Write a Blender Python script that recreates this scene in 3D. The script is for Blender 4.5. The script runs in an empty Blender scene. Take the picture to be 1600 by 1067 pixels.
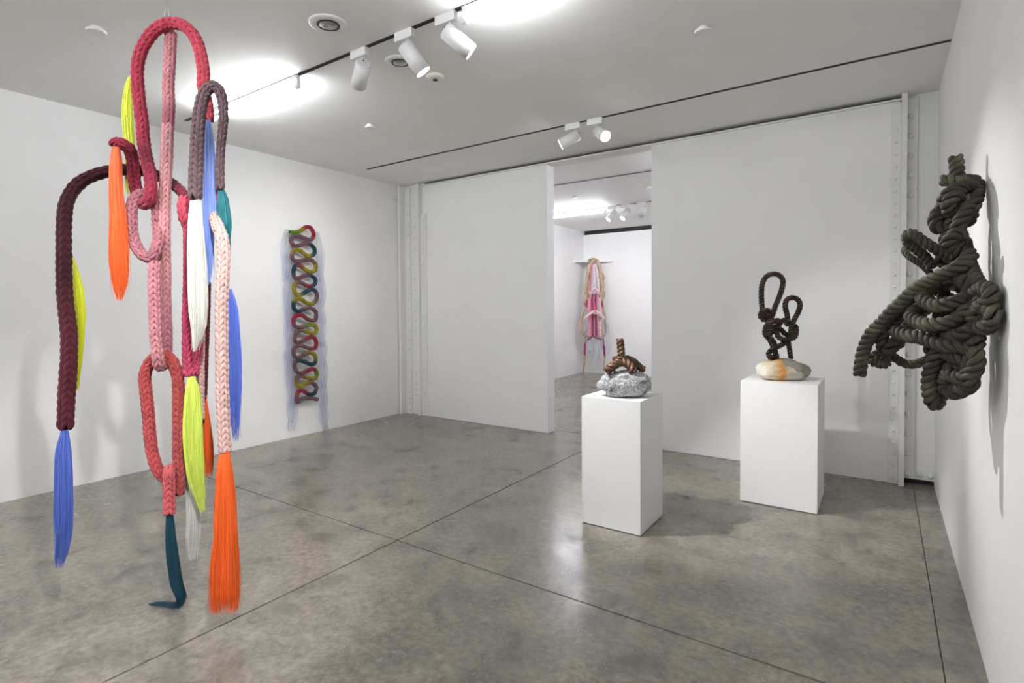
import bpy, bmesh, math, random
import numpy as np
from mathutils import Vector, Matrix, noise

random.seed(7); rng = np.random.default_rng(7)
sc = bpy.context.scene
COL = sc.collection

# ---------------------------------------------------------------- camera
F, CX, CY, YAW, PITCH, ROLL, EYE = 856.418, 781.314, 500.758, -34.956, -1.331, -0.38, 1.5
def basis():
    a, b, c = (math.radians(v) for v in (YAW, PITCH, ROLL))
    fw = np.array([math.sin(a)*math.cos(b), math.cos(a)*math.cos(b), math.sin(b)])
    rt = np.array([math.cos(a), -math.sin(a), 0.0]); up = np.cross(rt, fw)
    return fw, rt*math.cos(c)+up*math.sin(c), -rt*math.sin(c)+up*math.cos(c)
FW, RT, UP = basis()
CAM = np.array([0, 0, EYE])
cd = bpy.data.cameras.new('camera'); cam = bpy.data.objects.new('camera', cd); COL.objects.link(cam)
cd.sensor_fit = 'HORIZONTAL'; cd.sensor_width = 36; cd.lens = F*36/1600
cd.shift_x = (800-CX)/1600; cd.shift_y = (CY-533.5)/1600; cd.clip_start = 0.02
cam.matrix_world = Matrix(((RT[0], UP[0], -FW[0], 0), (RT[1], UP[1], -FW[1], 0), (RT[2], UP[2], -FW[2], EYE), (0, 0, 0, 1)))
sc.camera = cam

# ---------------------------------------------------------------- world, exposure
w = bpy.data.worlds.new('world'); sc.world = w; w.use_nodes = True
w.node_tree.nodes['Background'].inputs[0].default_value = (0.8, 0.85, 1, 1)
w.node_tree.nodes['Background'].inputs[1].default_value = 0.05
sc.view_settings.view_transform = 'Standard'; sc.view_settings.look = 'None'
sc.view_settings.gamma = 1; sc.view_settings.use_curve_mapping = False
sc.view_settings.exposure = 0.66
sc.cycles.use_denoising = True
sc.cycles.max_bounces = 10; sc.cycles.diffuse_bounces = 6; sc.cycles.transparent_max_bounces = 24
sc.cycles.sample_clamp_indirect = 6.0
TUBE_STRENGTH = 74.0
TUBE_STRENGTH_FILL = 150.0  # for the fill tubes added out of view behind the camera
TUBE_STRENGTH_FAR = 158.0
SPOT_POWER = 74.0

# ---------------------------------------------------------------- room numbers (metres)
XL, XR, YB, H = -5.652, 0.356, 5.659, 3.235
YF, YFAR, XFAR = -3.2, 11.45, 2.2
DOOR_L, DOOR_R, WT = -3.27, -2.004, 0.17
TRACKS = (0.34, 2.51, 4.68)
FAR_TRACKS = (6.87, 8.85)

# pixel of the 1600x1067 frame -> a point of the room
def ray(u, v): return FW + RT*(u-CX)/F - UP*(v-CY)/F
def at_depth(u, v, d): return CAM + ray(u, v)*d
def on_z(u, v, z): d = ray(u, v); return CAM + d*((z-EYE)/d[2])
def on_x(u, v, x): d = ray(u, v); return CAM + d*(x/d[0])
def on_y(u, v, y): d = ray(u, v); return CAM + d*(y/d[1])

# ---------------------------------------------------------------- materials
def mat(name, color=(.8, .8, .8), rough=.5, spec=.5, metal=0.0):
    m = bpy.data.materials.new(name); m.use_nodes = True
    b = m.node_tree.nodes['Principled BSDF']
    b.inputs['Base Color'].default_value = (*color, 1); b.inputs['Roughness'].default_value = rough
    b.inputs['Specular IOR Level'].default_value = spec; b.inputs['Metallic'].default_value = metal
    return m
def N(m, t, **kw):
    n = m.node_tree.nodes.new(t)
    for k, v in kw.items(): setattr(n, k, v)
    return n
def L(m, a, b): m.node_tree.links.new(a, b)
def bsdf(m): return m.node_tree.nodes['Principled BSDF']
def ramp(m, fac, stops):
    r = N(m, 'ShaderNodeValToRGB'); e = r.color_ramp.elements
    while len(e) < len(stops): e.new(.5)
    for i, (p, c) in enumerate(stops): e[i].position = p; e[i].color = (*c, 1)
    L(m, fac, r.inputs[0]); return r.outputs[0]
def noise_tex(m, vec, scale, detail=4, rough=.5, dist=0.0):
    n = N(m, 'ShaderNodeTexNoise'); n.inputs['Scale'].default_value = scale; n.inputs['Detail'].default_value = detail
    n.inputs['Roughness'].default_value = rough; n.inputs['Distortion'].default_value = dist
    if vec is not None: L(m, vec, n.inputs['Vector'])
    return n
def bump(m, height, strength, dist=.01):
    b = N(m, 'ShaderNodeBump'); b.inputs['Strength'].default_value = strength; b.inputs['Distance'].default_value = dist
    L(m, height, b.inputs['Height']); L(m, b.outputs[0], bsdf(m).inputs['Normal'])
def mixc(m, fac, a, b, mode='MIX'):
    x = N(m, 'ShaderNodeMix', data_type='RGBA', blend_type=mode)
    for sock, v in ((x.inputs[0], fac), (x.inputs[6], a), (x.inputs[7], b)):
        if hasattr(v, 'default_value'): L(m, v, sock)
        elif isinstance(v, tuple): sock.default_value = (*v, 1)
        else: sock.default_value = v
    return x.outputs[2]
def world_pos(m): return N(m, 'ShaderNodeNewGeometry').outputs['Position']
def obj_pos(m): return N(m, 'ShaderNodeTexCoord').outputs['Object']

def plaster(name, color, rough=.6):
    m = mat(name, color, rough, .25); p = world_pos(m)
    n = noise_tex(m, p, 3.0, 4)
    L(m, ramp(m, n.outputs[0], [(.3, tuple(c*.97 for c in color)), (.7, color)]), bsdf(m).inputs['Base Color'])
    n2 = noise_tex(m, p, 180.0, 2); bump(m, n2.outputs[0], .06, .002)
    return m
M_WALL = plaster('white wall paint', (.83, .825, .82))
M_CEIL = plaster('ceiling paint', (.86, .85, .835), .7)
M_STEEL = plaster('white painted steel', (.76, .755, .735), .45)
M_PED = plaster('pedestal paint', (.76, .76, .76), .5)
M_FIX = mat('white fixture enamel', (.8, .8, .8), .35)
M_CREAM = mat('cream plastic', (.78, .74, .62), .4)
M_BLACK = mat('black slot', (.012, .012, .012), .6)
M_DARK = mat('dark metal', (.04, .04, .04), .4, .5, .6)
M_CHROME = mat('wire steel', (.45, .45, .45), .3, .5, 1.0)
M_GLASS = mat('lamp reflector', (.4, .4, .39), .18, .8, .7)

def concrete():
    m = mat('polished concrete', (.27, .25, .21), .3, .5); p = world_pos(m); b = bsdf(m)
    big = noise_tex(m, p, .8, 6, .62, .3).outputs[0]
    med = noise_tex(m, p, 4.2, 10, .70, .25).outputs[0]
    fine = noise_tex(m, p, 26.0, 8, .7).outputs[0]
    c1 = ramp(m, big, [(.30, (.182, .170, .147)), (.5, (.234, .214, .179)), (.72, (.288, .256, .209))])
    c2 = ramp(m, med, [(.34, (.42, .42, .44)), (.52, (1.0, .99, .97)), (.68, (1.38, 1.35, 1.28))])
    c = mixc(m, .66, c1, c2, 'MULTIPLY')
    c3 = ramp(m, fine, [(.36, (.62, .62, .62)), (.62, (1.25, 1.25, 1.25))])
    c = mixc(m, .75, c, c3, 'MULTIPLY')
    # pitted trowel marks
    v = N(m, 'ShaderNodeTexNoise'); v.inputs['Scale'].default_value = 7.0; v.inputs['Detail'].default_value = 15; v.inputs['Roughness'].default_value = .92
    mp = N(m, 'ShaderNodeMapping'); mp.inputs['Scale'].default_value = (1, 2.2, 1); mp.inputs['Rotation'].default_value = (0, 0, .5)
    L(m, p, mp.inputs[0]); L(m, mp.outputs[0], v.inputs['Vector'])
    pit = ramp(m, v.outputs[0], [(.30, (.75,)*3), (.43, (0, 0, 0))])
    c = mixc(m, pit, c, (.085, .08, .066))
    lit = ramp(m, v.outputs[0], [(.60, (0, 0, 0)), (.74, (.6,)*3)])
    c = mixc(m, lit, c, (.36, .325, .27))
    L(m, c, b.inputs['Base Color'])
    L(m, ramp(m, med, [(.3, (.32,)*3), (.7, (.17,)*3)]), b.inputs['Roughness'])
    bump(m, v.outputs[0], .09, .003)
    return m
M_FLOOR = concrete()
M_JOINT = mat('saw cut joint', (.055, .05, .043), .8)

def yarn():
    m = mat('dyed cotton cord', rough=.85, spec=.15)
    a = N(m, 'ShaderNodeAttribute', attribute_name='tint')
    n = noise_tex(m, world_pos(m), 420.0, 2)
    c = mixc(m, .55, a.outputs['Color'], ramp(m, n.outputs[0], [(.3, (.72,)*3), (.7, (1.2,)*3)]), 'MULTIPLY')
    L(m, c, bsdf(m).inputs['Base Color'])
    bsdf(m).inputs['Sheen Weight'].default_value = .15
    st = N(m, 'ShaderNodeAttribute', attribute_name='st')
    wv = N(m, 'ShaderNodeTexWave'); wv.inputs['Scale'].default_value = 2.2; L(m, st.outputs['Vector'], wv.inputs['Vector'])
    bump(m, wv.outputs[1], .25, .002)
    return m
M_YARN = yarn()
def hairmat():
    m = mat('synthetic hair', rough=.38, spec=.45)
    a = N(m, 'ShaderNodeAttribute', attribute_name='tint')
    L(m, a.outputs['Color'], bsdf(m).inputs['Base Color'])
    return m
M_HAIR = hairmat()
def tulle():
    m = bpy.data.materials.new('lavender tulle'); m.use_nodes = True; nt = m.node_tree; nt.nodes.clear()
    o = nt.nodes.new('ShaderNodeOutputMaterial'); mx = nt.nodes.new('ShaderNodeMixShader')
    tr = nt.nodes.new('ShaderNodeBsdfTransparent'); di = nt.nodes.new('ShaderNodeBsdfDiffuse'); tl = nt.nodes.new('ShaderNodeBsdfTranslucent')
    ad = nt.nodes.new('ShaderNodeMixShader'); ad.inputs[0].default_value = .4
    for s in (di, tl): s.inputs[0].default_value = (.62, .64, .80, 1)
    nt.links.new(di.outputs[0], ad.inputs[1]); nt.links.new(tl.outputs[0], ad.inputs[2])
    mx.inputs[0].default_value = .34
    nt.links.new(tr.outputs[0], mx.inputs[1]); nt.links.new(ad.outputs[0], mx.inputs[2]); nt.links.new(mx.outputs[0], o.inputs[0])
    return m
M_TULLE = tulle()
def bronze(name, lo, mid, hi, scale, rough=.55, metal=.25):
    m = mat(name, mid, rough, .4, metal)
    n = noise_tex(m, world_pos(m), scale, 5, .6)
    L(m, ramp(m, n.outputs[0], [(.38, lo), (.52, mid), (.66, hi)]), bsdf(m).inputs['Base Color'])
    st = N(m, 'ShaderNodeAttribute', attribute_name='st')
    wv = N(m, 'ShaderNodeTexWave'); wv.inputs['Scale'].default_value = 1.6; wv.inputs['Distortion'].default_value = 1.5
    L(m, st.outputs['Vector'], wv.inputs['Vector']); bump(m, wv.outputs[1], .35, .003)
    return m
M_KNOT = bronze('weathered rope', (.030, .023, .018), (.050, .037, .028), (.100, .112, .060), 8.0, .75, 0)
M_BR_DK = bronze('dark brown rope', (.022, .013, .009), (.05, .03, .021), (.10, .062, .042), 14, .32, .35)
M_BR_LT = bronze('bronze brown rope', (.05, .025, .014), (.12, .065, .038), (.22, .13, .08), 16, .45, .35)
def glow(name, col, s):
    m = bpy.data.materials.new(name); m.use_nodes = True; nt = m.node_tree; nt.nodes.clear()
    o = nt.nodes.new('ShaderNodeOutputMaterial'); e = nt.nodes.new('ShaderNodeEmission')
    e.inputs[0].default_value = (*col, 1); e.inputs[1].default_value = s; nt.links.new(e.outputs[0], o.inputs[0]); return m
M_TUBE = glow('lit tube', (.93, .97, 1.0), TUBE_STRENGTH)
M_TUBE_FAR = glow('lit tube far', (.91, .92, 1.0), TUBE_STRENGTH_FAR)
M_TUBE_FILL = glow('lit tube added fill', (.95, .97, 1.0), TUBE_STRENGTH_FILL)  # glow of the added fill tubes behind the camera
M_LENS = glow('lit lens', (1, .98, .95), 9.0)

# ---------------------------------------------------------------- building helpers
def tag(o, label=None, cat=None, group=None, kind=None):
    if label: o['label'] = label
    if cat: o['category'] = cat
    if group: o['group'] = group
    if kind: o['kind'] = kind
    return o
def link(name, me, material, parent=None):
    o = bpy.data.objects.new(name, me); COL.objects.link(o)
    if material is not None and not me.materials: me.materials.append(material)
    if parent is not None:
        o.parent = parent; o.matrix_parent_inverse = Matrix.Translation(-parent.location)
    return o
def empty(name, loc, label, cat, group=None):
    o = bpy.data.objects.new(name, None); COL.objects.link(o); o.location = loc; o.empty_display_size = .05
    return tag(o, label, cat, group)
def bm_obj(name, bm, material, parent=None, smooth=False):
    me = bpy.data.meshes.new(name); bm.normal_update(); bm.to_mesh(me); bm.free()
    if smooth: me.polygons.foreach_set('use_smooth', [True]*len(me.polygons))
    return link(name, me, material, parent)
def add_box(bm, a, b, bevel=0.0):
    a = Vector(a); b = Vector(b)
    r = bmesh.ops.create_cube(bm, size=1); vs = r['verts']
    for v in vs: v.co = Vector(((a.x+b.x)/2+v.co.x*(b.x-a.x), (a.y+b.y)/2+v.co.y*(b.y-a.y), (a.z+b.z)/2+v.co.z*(b.z-a.z)))
    if bevel:
        es = list({e for v in vs for e in v.link_edges}); bmesh.ops.bevel(bm, geom=es, offset=bevel, segments=2, affect='EDGES', profile=.5)
def box(name, a, b, material, parent=None, bevel=0.0):
    bm = bmesh.new(); add_box(bm, a, b, bevel); return bm_obj(name, bm, material, parent)
def add_cyl(bm, p, q, r1, r2=None, seg=20):
    p = Vector(p); q = Vector(q); d = q-p; r2 = r1 if r2 is None else r2
    M = Matrix.Translation((p+q)/2) @ d.to_track_quat('Z', 'Y').to_matrix().to_4x4()
    bmesh.ops.create_cone(bm, cap_ends=True, segments=seg, radius1=r1, radius2=r2, depth=d.length, matrix=M)
def cyl(name, p, q, r1, material, parent=None, r2=None, seg=20):
    bm = bmesh.new(); add_cyl(bm, p, q, r1, r2, seg); o = bm_obj(name, bm, material, parent)
    for f in o.data.polygons: f.use_smooth = len(f.vertices) == 4
    return o
def lathe(name, prof, c, material, parent=None, seg=28):     # prof: (radius, z) list
    bm = bmesh.new(); rings = []
    for r, z in prof:
        rings.append([bm.verts.new((c[0]+r*math.cos(2*math.pi*i/seg), c[1]+r*math.sin(2*math.pi*i/seg), c[2]+z)) for i in range(seg)])
    for a, b in zip(rings, rings[1:]):
        for i in range(seg): bm.faces.new((a[i], a[(i+1) % seg], b[(i+1) % seg], b[i]))
    bm.faces.new(rings[0]); bm.faces.new(rings[-1][::-1]); bmesh.ops.recalc_face_normals(bm, faces=bm.faces)
    o = bm_obj(name, bm, material, parent)
    for f in o.data.polygons: f.use_smooth = len(f.vertices) == 4
    return o

def resample(pts, step, closed=False):
    P = np.array(pts, float)
    if closed: P = np.vstack([P[-1], P, P[0], P[1]])
    else: P = np.vstack([2*P[0]-P[1], P, 2*P[-1]-P[-2]])
    out = []
    for i in range(1, len(P)-2):
        p0, p1, p2, p3 = P[i-1], P[i], P[i+1], P[i+2]
        for t in np.linspace(0, 1, 14, endpoint=False):
            out.append(.5*((2*p1)+(-p0+p2)*t+(2*p0-5*p1+4*p2-p3)*t*t+(-p0+3*p1-3*p2+p3)*t**3))
    out.append(P[-2]); Q = np.array(out)
    s = np.concatenate([[0], np.cumsum(np.linalg.norm(np.diff(Q, axis=0), axis=1))])
    n = max(3, int(round(s[-1]/step))+1); S = np.linspace(0, s[-1], n)
    idx = np.interp(S, s, np.arange(len(s)))/(len(s)-1)      # relative position along the traced points
    return np.stack([np.interp(S, s, Q[:, k]) for k in range(3)], 1), S, idx
def frames(Q, up0):
    T = np.gradient(Q, axis=0); T /= np.linalg.norm(T, axis=1)[:, None]+1e-12
    n = np.array(up0, float); Ns = []
    for t in T:
        n = n-t*(n@t); l = np.linalg.norm(n)
        if l < 1e-4: n = np.cross(t, [0.3, .5, .8]); l = np.linalg.norm(n)
        n = n/l; Ns.append(n)
    Ns = np.array(Ns); return T, Ns, np.cross(T, Ns)

class Soup:
    def __init__(s): s.v = []; s.f = []; s.c = []; s.st = []; s.n = 0
    def grid(s, P, col, st=None, capped=True):              # P: rings x sides x 3, closed around
        R, K = P.shape[:2]; i = np.arange(R*K).reshape(R, K)+s.n; j = np.roll(i, -1, 1)
        s.f.append(np.stack([i[:-1], j[:-1], j[1:], i[1:]], -1).reshape(-1, 4))
        s.v.append(P.reshape(-1, 3)); s.n += R*K
        col = np.asarray(col, float)
        s.c.append(np.broadcast_to(col if col.ndim == 1 else np.repeat(col, K, 0), (R*K, 3)))
        if st is None: st = np.zeros((R, K, 2))
        s.st.append(st.reshape(-1, 2))
    def build(s, name, material, parent=None):
        me = bpy.data.meshes.new(name); V = np.concatenate(s.v); Fq = np.concatenate(s.f)
        me.vertices.add(len(V)); me.vertices.foreach_set('co', V.astype(np.float32).ravel())
        me.loops.add(Fq.size); me.loops.foreach_set('vertex_index', Fq.astype(np.int32).ravel())
        me.polygons.add(len(Fq)); me.polygons.foreach_set('loop_start', (np.arange(len(Fq))*4).astype(np.int32))
        me.polygons.foreach_set('loop_total', np.full(len(Fq), 4, np.int32))
        me.polygons.foreach_set('use_smooth', np.ones(len(Fq), bool))
        a = me.attributes.new('tint', 'FLOAT_COLOR', 'POINT'); C = np.concatenate(s.c)
        a.data.foreach_set('color', np.hstack([C, np.ones((len(C), 1))]).astype(np.float32).ravel())
        b = me.attributes.new('st', 'FLOAT_VECTOR', 'POINT'); S = np.concatenate(s.st)
        b.data.foreach_set('vector', np.hstack([S, np.zeros((len(S), 1))]).astype(np.float32).ravel())
        me.update(calc_edges=True); me.validate()
        return link(name, me, material, parent)

def pick_color(cols, x):                                     # cols: one rgb or [(pos, rgb), ...] along 0..1
    if isinstance(cols, tuple): return np.array(cols)
    xs = [c[0] for c in cols]; return np.array([np.interp(x, xs, [c[1][k] for c in cols]) for k in range(3)])

def knit(name, pts, r, cols, parent, columns=5, row=.027, leg=.0105, closed=False, up0=None, sides=6, rings=5, radii=None, vee=1):
    """a finger-knitted cord: columns of V stitches round a core"""
    Q, S, idx = resample(pts, row/4, closed)
    T, A, B = frames(Q, -FW if up0 is None else up0)
    sp = Soup()
    def surf(k, phi, rr):
        k = np.clip(k, 0, len(Q)-1.001); i = np.floor(k).astype(int); t = (k-i)[..., None]
        q = Q[i]*(1-t)+Q[i+1]*t; a = A[i]*(1-t)+A[i+1]*t; b = B[i]*(1-t)+B[i+1]*t
        return q+rr*(np.cos(phi)[..., None]*a+np.sin(phi)[..., None]*b)
    nrow = max(2, int(S[-1]/row)); da = np.pi/columns
    th = np.linspace(0, 2*np.pi, sides, endpoint=False)
    tt = np.linspace(0, 1, rings); prof = np.array([.45, .95, 1.05, .95, .45]) if rings == 5 else np.array([.5, 1., 1., .5])
    # core, darkened to put the shade between stitches into its colour
    core = np.stack([surf(np.arange(len(Q)).astype(float), np.full(len(Q), t), r*(.50 if radii is None else .36)) for t in np.linspace(0, 2*np.pi, 10, endpoint=False)], 1)[::2]
    cc = np.array([pick_color(cols, x) for x in idx])[::2]
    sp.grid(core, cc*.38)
    for i in range(nrow):
        k0 = i*4.0; x = idx[min(int(k0)+2, len(idx)-1)]
        base = pick_color(cols, x)
        rr = r if radii is None else r*float(np.interp(x, np.linspace(0, 1, len(radii)), radii))
        for c in range(columns):
            phi = 2*np.pi*c/columns
            for sgn in (-1, 1):
                ph = phi+sgn*da*((.96-.86*tt) if vee > 0 else (.10+.86*tt))
                kk = k0+np.array([0, 1.6, 3.1, 4.6, 6.2])[:len(tt)] if rings == 5 else k0+6.2*tt
                lift = rr*(.90+.10*np.sin(np.pi*tt))-leg*.8 + rng.normal(0, rr*.015)
                c0 = surf(kk, ph, 0); out = surf(kk, ph, 1)-c0
                mid = c0+out*np.asarray(lift)[:, None]
                tg = np.gradient(mid, axis=0); tg /= np.linalg.norm(tg, axis=1)[:, None]+1e-9
                bn = np.cross(tg, out); bn /= np.linalg.norm(bn, axis=1)[:, None]+1e-9
                on = np.cross(bn, tg)
                rad = leg*prof*(rr/r)*rng.uniform(.92, 1.08)
                P = mid[:, None]+rad[:, None, None]*(np.cos(th)[None, :, None]*bn[:, None]+.85*np.sin(th)[None, :, None]*on[:, None])
                stv = np.stack(np.broadcast_arrays(tt[:, None]*3, th[None, :]*.5), -1)
                sp.grid(P, base*rng.uniform(.86, 1.14), stv)
    return sp.build(name, M_YARN, parent)

def laid_rope(name, pts, R, parent, material, pitch=None, sides=10, closed=False, strands=3, soup=None, up0=None, cap=True):
    pitch = pitch or R*3.1
    Q, S, idx = resample(pts, pitch/18, closed); T, A, B = frames(Q, FW if up0 is None else up0)
    sp = soup or Soup(); a, rs = R*.63, R*.40; ph0 = random.random()*6
    th = np.linspace(0, 2*np.pi, sides, endpoint=False)
    taper = np.ones(len(Q))
    if cap: taper[0] = taper[-1] = .03; taper[1] = taper[-2] = .7
    for s in range(strands):
        w_ = ph0+2*np.pi*s/strands+2*np.pi*S/pitch
        o = np.cos(w_)[:, None]*A+np.sin(w_)[:, None]*B; c = Q+a*o
        tg = np.gradient(c, axis=0); tg /= np.linalg.norm(tg, axis=1)[:, None]+1e-9
        n1 = o-tg*np.sum(o*tg, 1)[:, None]; n1 /= np.linalg.norm(n1, axis=1)[:, None]+1e-9; n2 = np.cross(tg, n1)
        P = c[:, None]+(rs*taper)[:, None, None]*(np.cos(th)[None, :, None]*n1[:, None]+1.12*np.sin(th)[None, :, None]*n2[:, None])
        stv = np.stack(np.broadcast_arrays((S/R)[:, None]*.4, th[None, :]*1.4+(S/R)[:, None]*.5), -1)
        sp.grid(P, (1, 1, 1), stv)
    if soup is None: return sp.build(name, material, parent)

def hair(name, pts, hw, col, parent, n=260, flat=.6, tip=.22, thick=.0016, wild=.0):
    """a lock of long synthetic hair: hundreds of fine strands over a soft core"""
    Q, S, idx = resample(pts, .012); hwi = np.interp(idx, np.linspace(0, 1, len(hw)), hw)
    m = 14; sel = np.linspace(0, 1, m)
    Lx = S/S[-1]
    def at(t):
        return np.stack([np.interp(t, Lx, Q[:, k]) for k in range(3)], -1), np.interp(t, Lx, hwi)
    T = np.gradient(Q, axis=0); T /= np.linalg.norm(T, axis=1)[:, None]
    rt = RT-np.array([0, 0, RT[2]]); rt = rt/np.linalg.norm(rt)
    def perp(t):
        tg = np.stack([np.interp(t, Lx, T[:, k]) for k in range(3)], -1)
        sd = np.cross(tg, FW); sd /= np.linalg.norm(sd, axis=-1)[..., None]+1e-9
        sd *= np.sign(np.sum(sd*(-UP if False else rt), -1)+1e-6)[..., None] if False else 1
        return sd, np.cross(sd, tg)
    sp = Soup(); col = np.array(col)
    t = np.linspace(0, 1-tip*1.05, 16); c, h = at(t); sd, nn = perp(t); th = np.linspace(0, 2*np.pi, 12, endpoint=False)
    fall = np.clip((1-tip*1.05-t)/(tip*.7), 0.04, 1)**.7
    P = c[:, None]+(h*fall*.82)[:, None, None]*(np.cos(th)[None, :, None]*sd[:, None]+flat*np.sin(th)[None, :, None]*nn[:, None])
    sp.grid(P, col*.9)
    tri = np.array([0, 2*np.pi/3, 4*np.pi/3])
    for i in range(n):
        rho = math.sqrt(random.uniform(.35, 1.0)); ang = random.uniform(0, 2*np.pi)
        te = 1-tip*abs(random.gauss(0, .55)); te = max(te, .45)
        t = sel*te; c, h = at(t); sd, nn = perp(t)
        ph = random.uniform(0, 6); wv = 1+.10*np.sin(ph+t*random.uniform(3, 9))
        stray = random.gauss(0, wild)*t*t + (random.gauss(0, .012)*t**3 if random.random() < .12 else 0)
        q = c+((h*rho*wv*math.cos(ang)+stray)[:, None])*sd+(h*rho*wv*flat*math.sin(ang))[:, None]*nn
        rad = thick*(1-.75*sel**2)*random.uniform(.7, 1.3)
        P = q[:, None]+rad[:, None, None]*(np.cos(tri)[None, :, None]*sd[:, None]+np.sin(tri)[None, :, None]*nn[:, None])
        sp.grid(P, np.clip(col*random.uniform(.72, 1.22)+random.uniform(0, .02), 0, 1))
    return sp.build(name, M_HAIR, parent)

# ================================================================ THE SETTING
floor = box('floor', (XL-.3, YF-.3, -.12), (XFAR, YFAR+.3, -.006), M_JOINT); tag(floor, kind='structure')
xs = [XL-.3, -2.567, .215, XFAR]; ys = [YF-.3, 2.492, 5.86, YFAR+.3]
for i in range(3):
    for j in range(3):
        g = .0055; ga = .0022 if i == 2 else g; gb = .0022 if i == 1 else g      # the joint along the right wall is a hairline
        o = box('floor_slab', (xs[i]+ga, ys[j]+g, -.1), (xs[i+1]-gb, ys[j+1]-g, 0), M_FLOOR, floor)
        o.name = 'floor_slab'

# ceiling: panels on either side of the lighting slots
slot = .013
ceiling = bpy.data.objects.new('ceiling', None)
bm = bmesh.new()
edges = [YF-.3]
for y in (*TRACKS, *FAR_TRACKS): edges += [y-slot, y+slot]
edges += [YFAR-.02]
for a, b in zip(edges[::2], edges[1::2]): add_box(bm, (XL-.3, a, H), (XFAR, b, H+.12))
for y in TRACKS: add_box(bm, (XL-.3, y-slot, H), (-5.28, y+slot, H+.12))       # the slots stop short of the left wall
for y in FAR_TRACKS: add_box(bm, (XL-.3, y-slot, H), (-5.3, y+slot, H+.12))
bpy.data.objects.remove(ceiling)
ceiling = tag(bm_obj('ceiling', bm, M_CEIL), kind='structure')
box('ceiling_cover', (XL-.3, YF-.3, H+.12), (XFAR, YFAR+.5, H+.2), M_BLACK, ceiling)

def wall(name, a, b, m=M_WALL, bevel=0.0): return tag(box(name, a, b, m, None, bevel), kind='structure')
wall('wall_left', (XL-.25, YF-.3, -.1), (XL, YFAR+.3, H+.1))
wall('wall_right', (XR, YF-.3, -.1), (XR+.2, YB+.12, H+.1))
wall('wall_front', (XL, YF-.25, -.1), (XR, YF, H+.1))
wall('wall_back_left', (-5.24, YB, 0), (DOOR_L, YB+WT, H-.045), bevel=.003)
wall('wall_back_right', (DOOR_R, YB, 0), (.10, YB+WT, H-.045), bevel=.003)
wall('wall_far', (XL, YFAR, -.1), (XFAR, YFAR+.2, H-.085))
wall('wall_far_right', (XFAR-.1, YB+.2, -.1), (XFAR+.1, YFAR+.2, H+.1))
wall('wall_behind_right', (.36, YB+.18, -.1), (XFAR, YB+.30, H+.1))
box('dark_slot', (XL+.02, YFAR+.02, H-.085), (XFAR, YFAR+.4, H+.1), M_BLACK, bpy.data.objects['wall_far'])

# steel rail over the door and the back wall
rail = tag(box('trim_1', (-5.27, YB-.03, H-.047), (.14, YB+.17, H-.032), M_STEEL), kind='structure')
box('rail_gap_shade', (-5.27, YB+.05, H-.032), (.14, YB+.07, H+.02), M_BLACK, rail)  # black strip painting in the shade of the gap above the rail

# riveted steel columns
rv = bmesh.new(); bmesh.ops.create_uvsphere(rv, u_segments=10, v_segments=6, radius=.021)
for v in rv.verts: v.co.y *= .9
RIV = bpy.data.meshes.new('rivet'); rv.to_mesh(RIV); rv.free(); RIV.materials.append(M_STEEL)
RIV.polygons.foreach_set('use_smooth', [True]*len(RIV.polygons))
def rivets(parent, x, y, zs, s=1.0):
    for z in zs:
        o = link('rivet', RIV, None, parent); o.location = Vector((x, y, z)); o.scale = (s, s, s)
def zrow(z0, z1, step, low=None):
    out = []; z = z0
    while z < z1:
        out.append(z); z += (low if low and z < .42 else step)*random.uniform(.97, 1.03)
    return out
ca = bpy.data.objects.new('trim_2', None); COL.objects.link(ca); ca.location = (-5.45, YB, 0); tag(ca, kind='structure')
box('column_web', (-5.655, YB+.02, 0), (-5.24, YB+.05, H), M_STEEL, ca)
box('column_flange', (-5.64, YB-.105, 0), (-5.598, YB+.03, H), M_STEEL, ca, .004)
box('column_flange', (-5.328, YB-.06, 0), (-5.288, YB+.03, H-.01), M_STEEL, ca, .004)
box('column_angle', (-5.598, YB-.002, 0), (-5.50, YB+.021, H-.02), M_STEEL, ca, .003)
box('column_angle', (-5.288, YB-.018, .0), (-5.18, YB+.01, H-.42), M_STEEL, ca, .003)
box('column_bracket', (-5.651, YB-.20, H-.20), (-5.62, YB-.08, H-.17), M_STEEL, ca, .002)
rivets(ca, -5.54, YB-.004, zrow(.06, 3.05, .148, .085))
rivets(ca, -5.43, YB+.018, zrow(.10, 3.0, .148, .085), .62)
rivets(ca, -5.235, YB-.020, zrow(.06, 2.8, .148, .085), .8)
cb = bpy.data.objects.new('trim_3', None); COL.objects.link(cb); cb.location = (.25, YB, 0); tag(cb, kind='structure')
box('column_web', (.10, YB+.055, .045), (.37, YB+.085, H), M_STEEL, cb)
box('column_gap_shade', (.10, YB+.095, 0), (.37, YB+.12, .06), M_BLACK, cb)  # black strip that puts the shade of the gap under the web into colour
box('column_flange', (.112, YB-.075, 0), (.152, YB+.06, H-.004), M_STEEL, cb, .004)
box('column_angle', (.152, YB+.03, .05), (.222, YB+.058, H-.03), M_STEEL, cb, .003)
box('column_angle', (.045, YB-.018, 0), (.112, YB+.01, H-.06), M_STEEL, cb, .003)
rivets(cb, .178, YB+.028, zrow(.09, 3.1, .165), 1.15)
rivets(cb, .078, YB-.020, zrow(.05, 3.0, .10), .55)
rivets(cb, .26, YB+.053, [.09], 1.1); rivets(cb, .33, YB+.053, [.085], 1.1)

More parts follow.
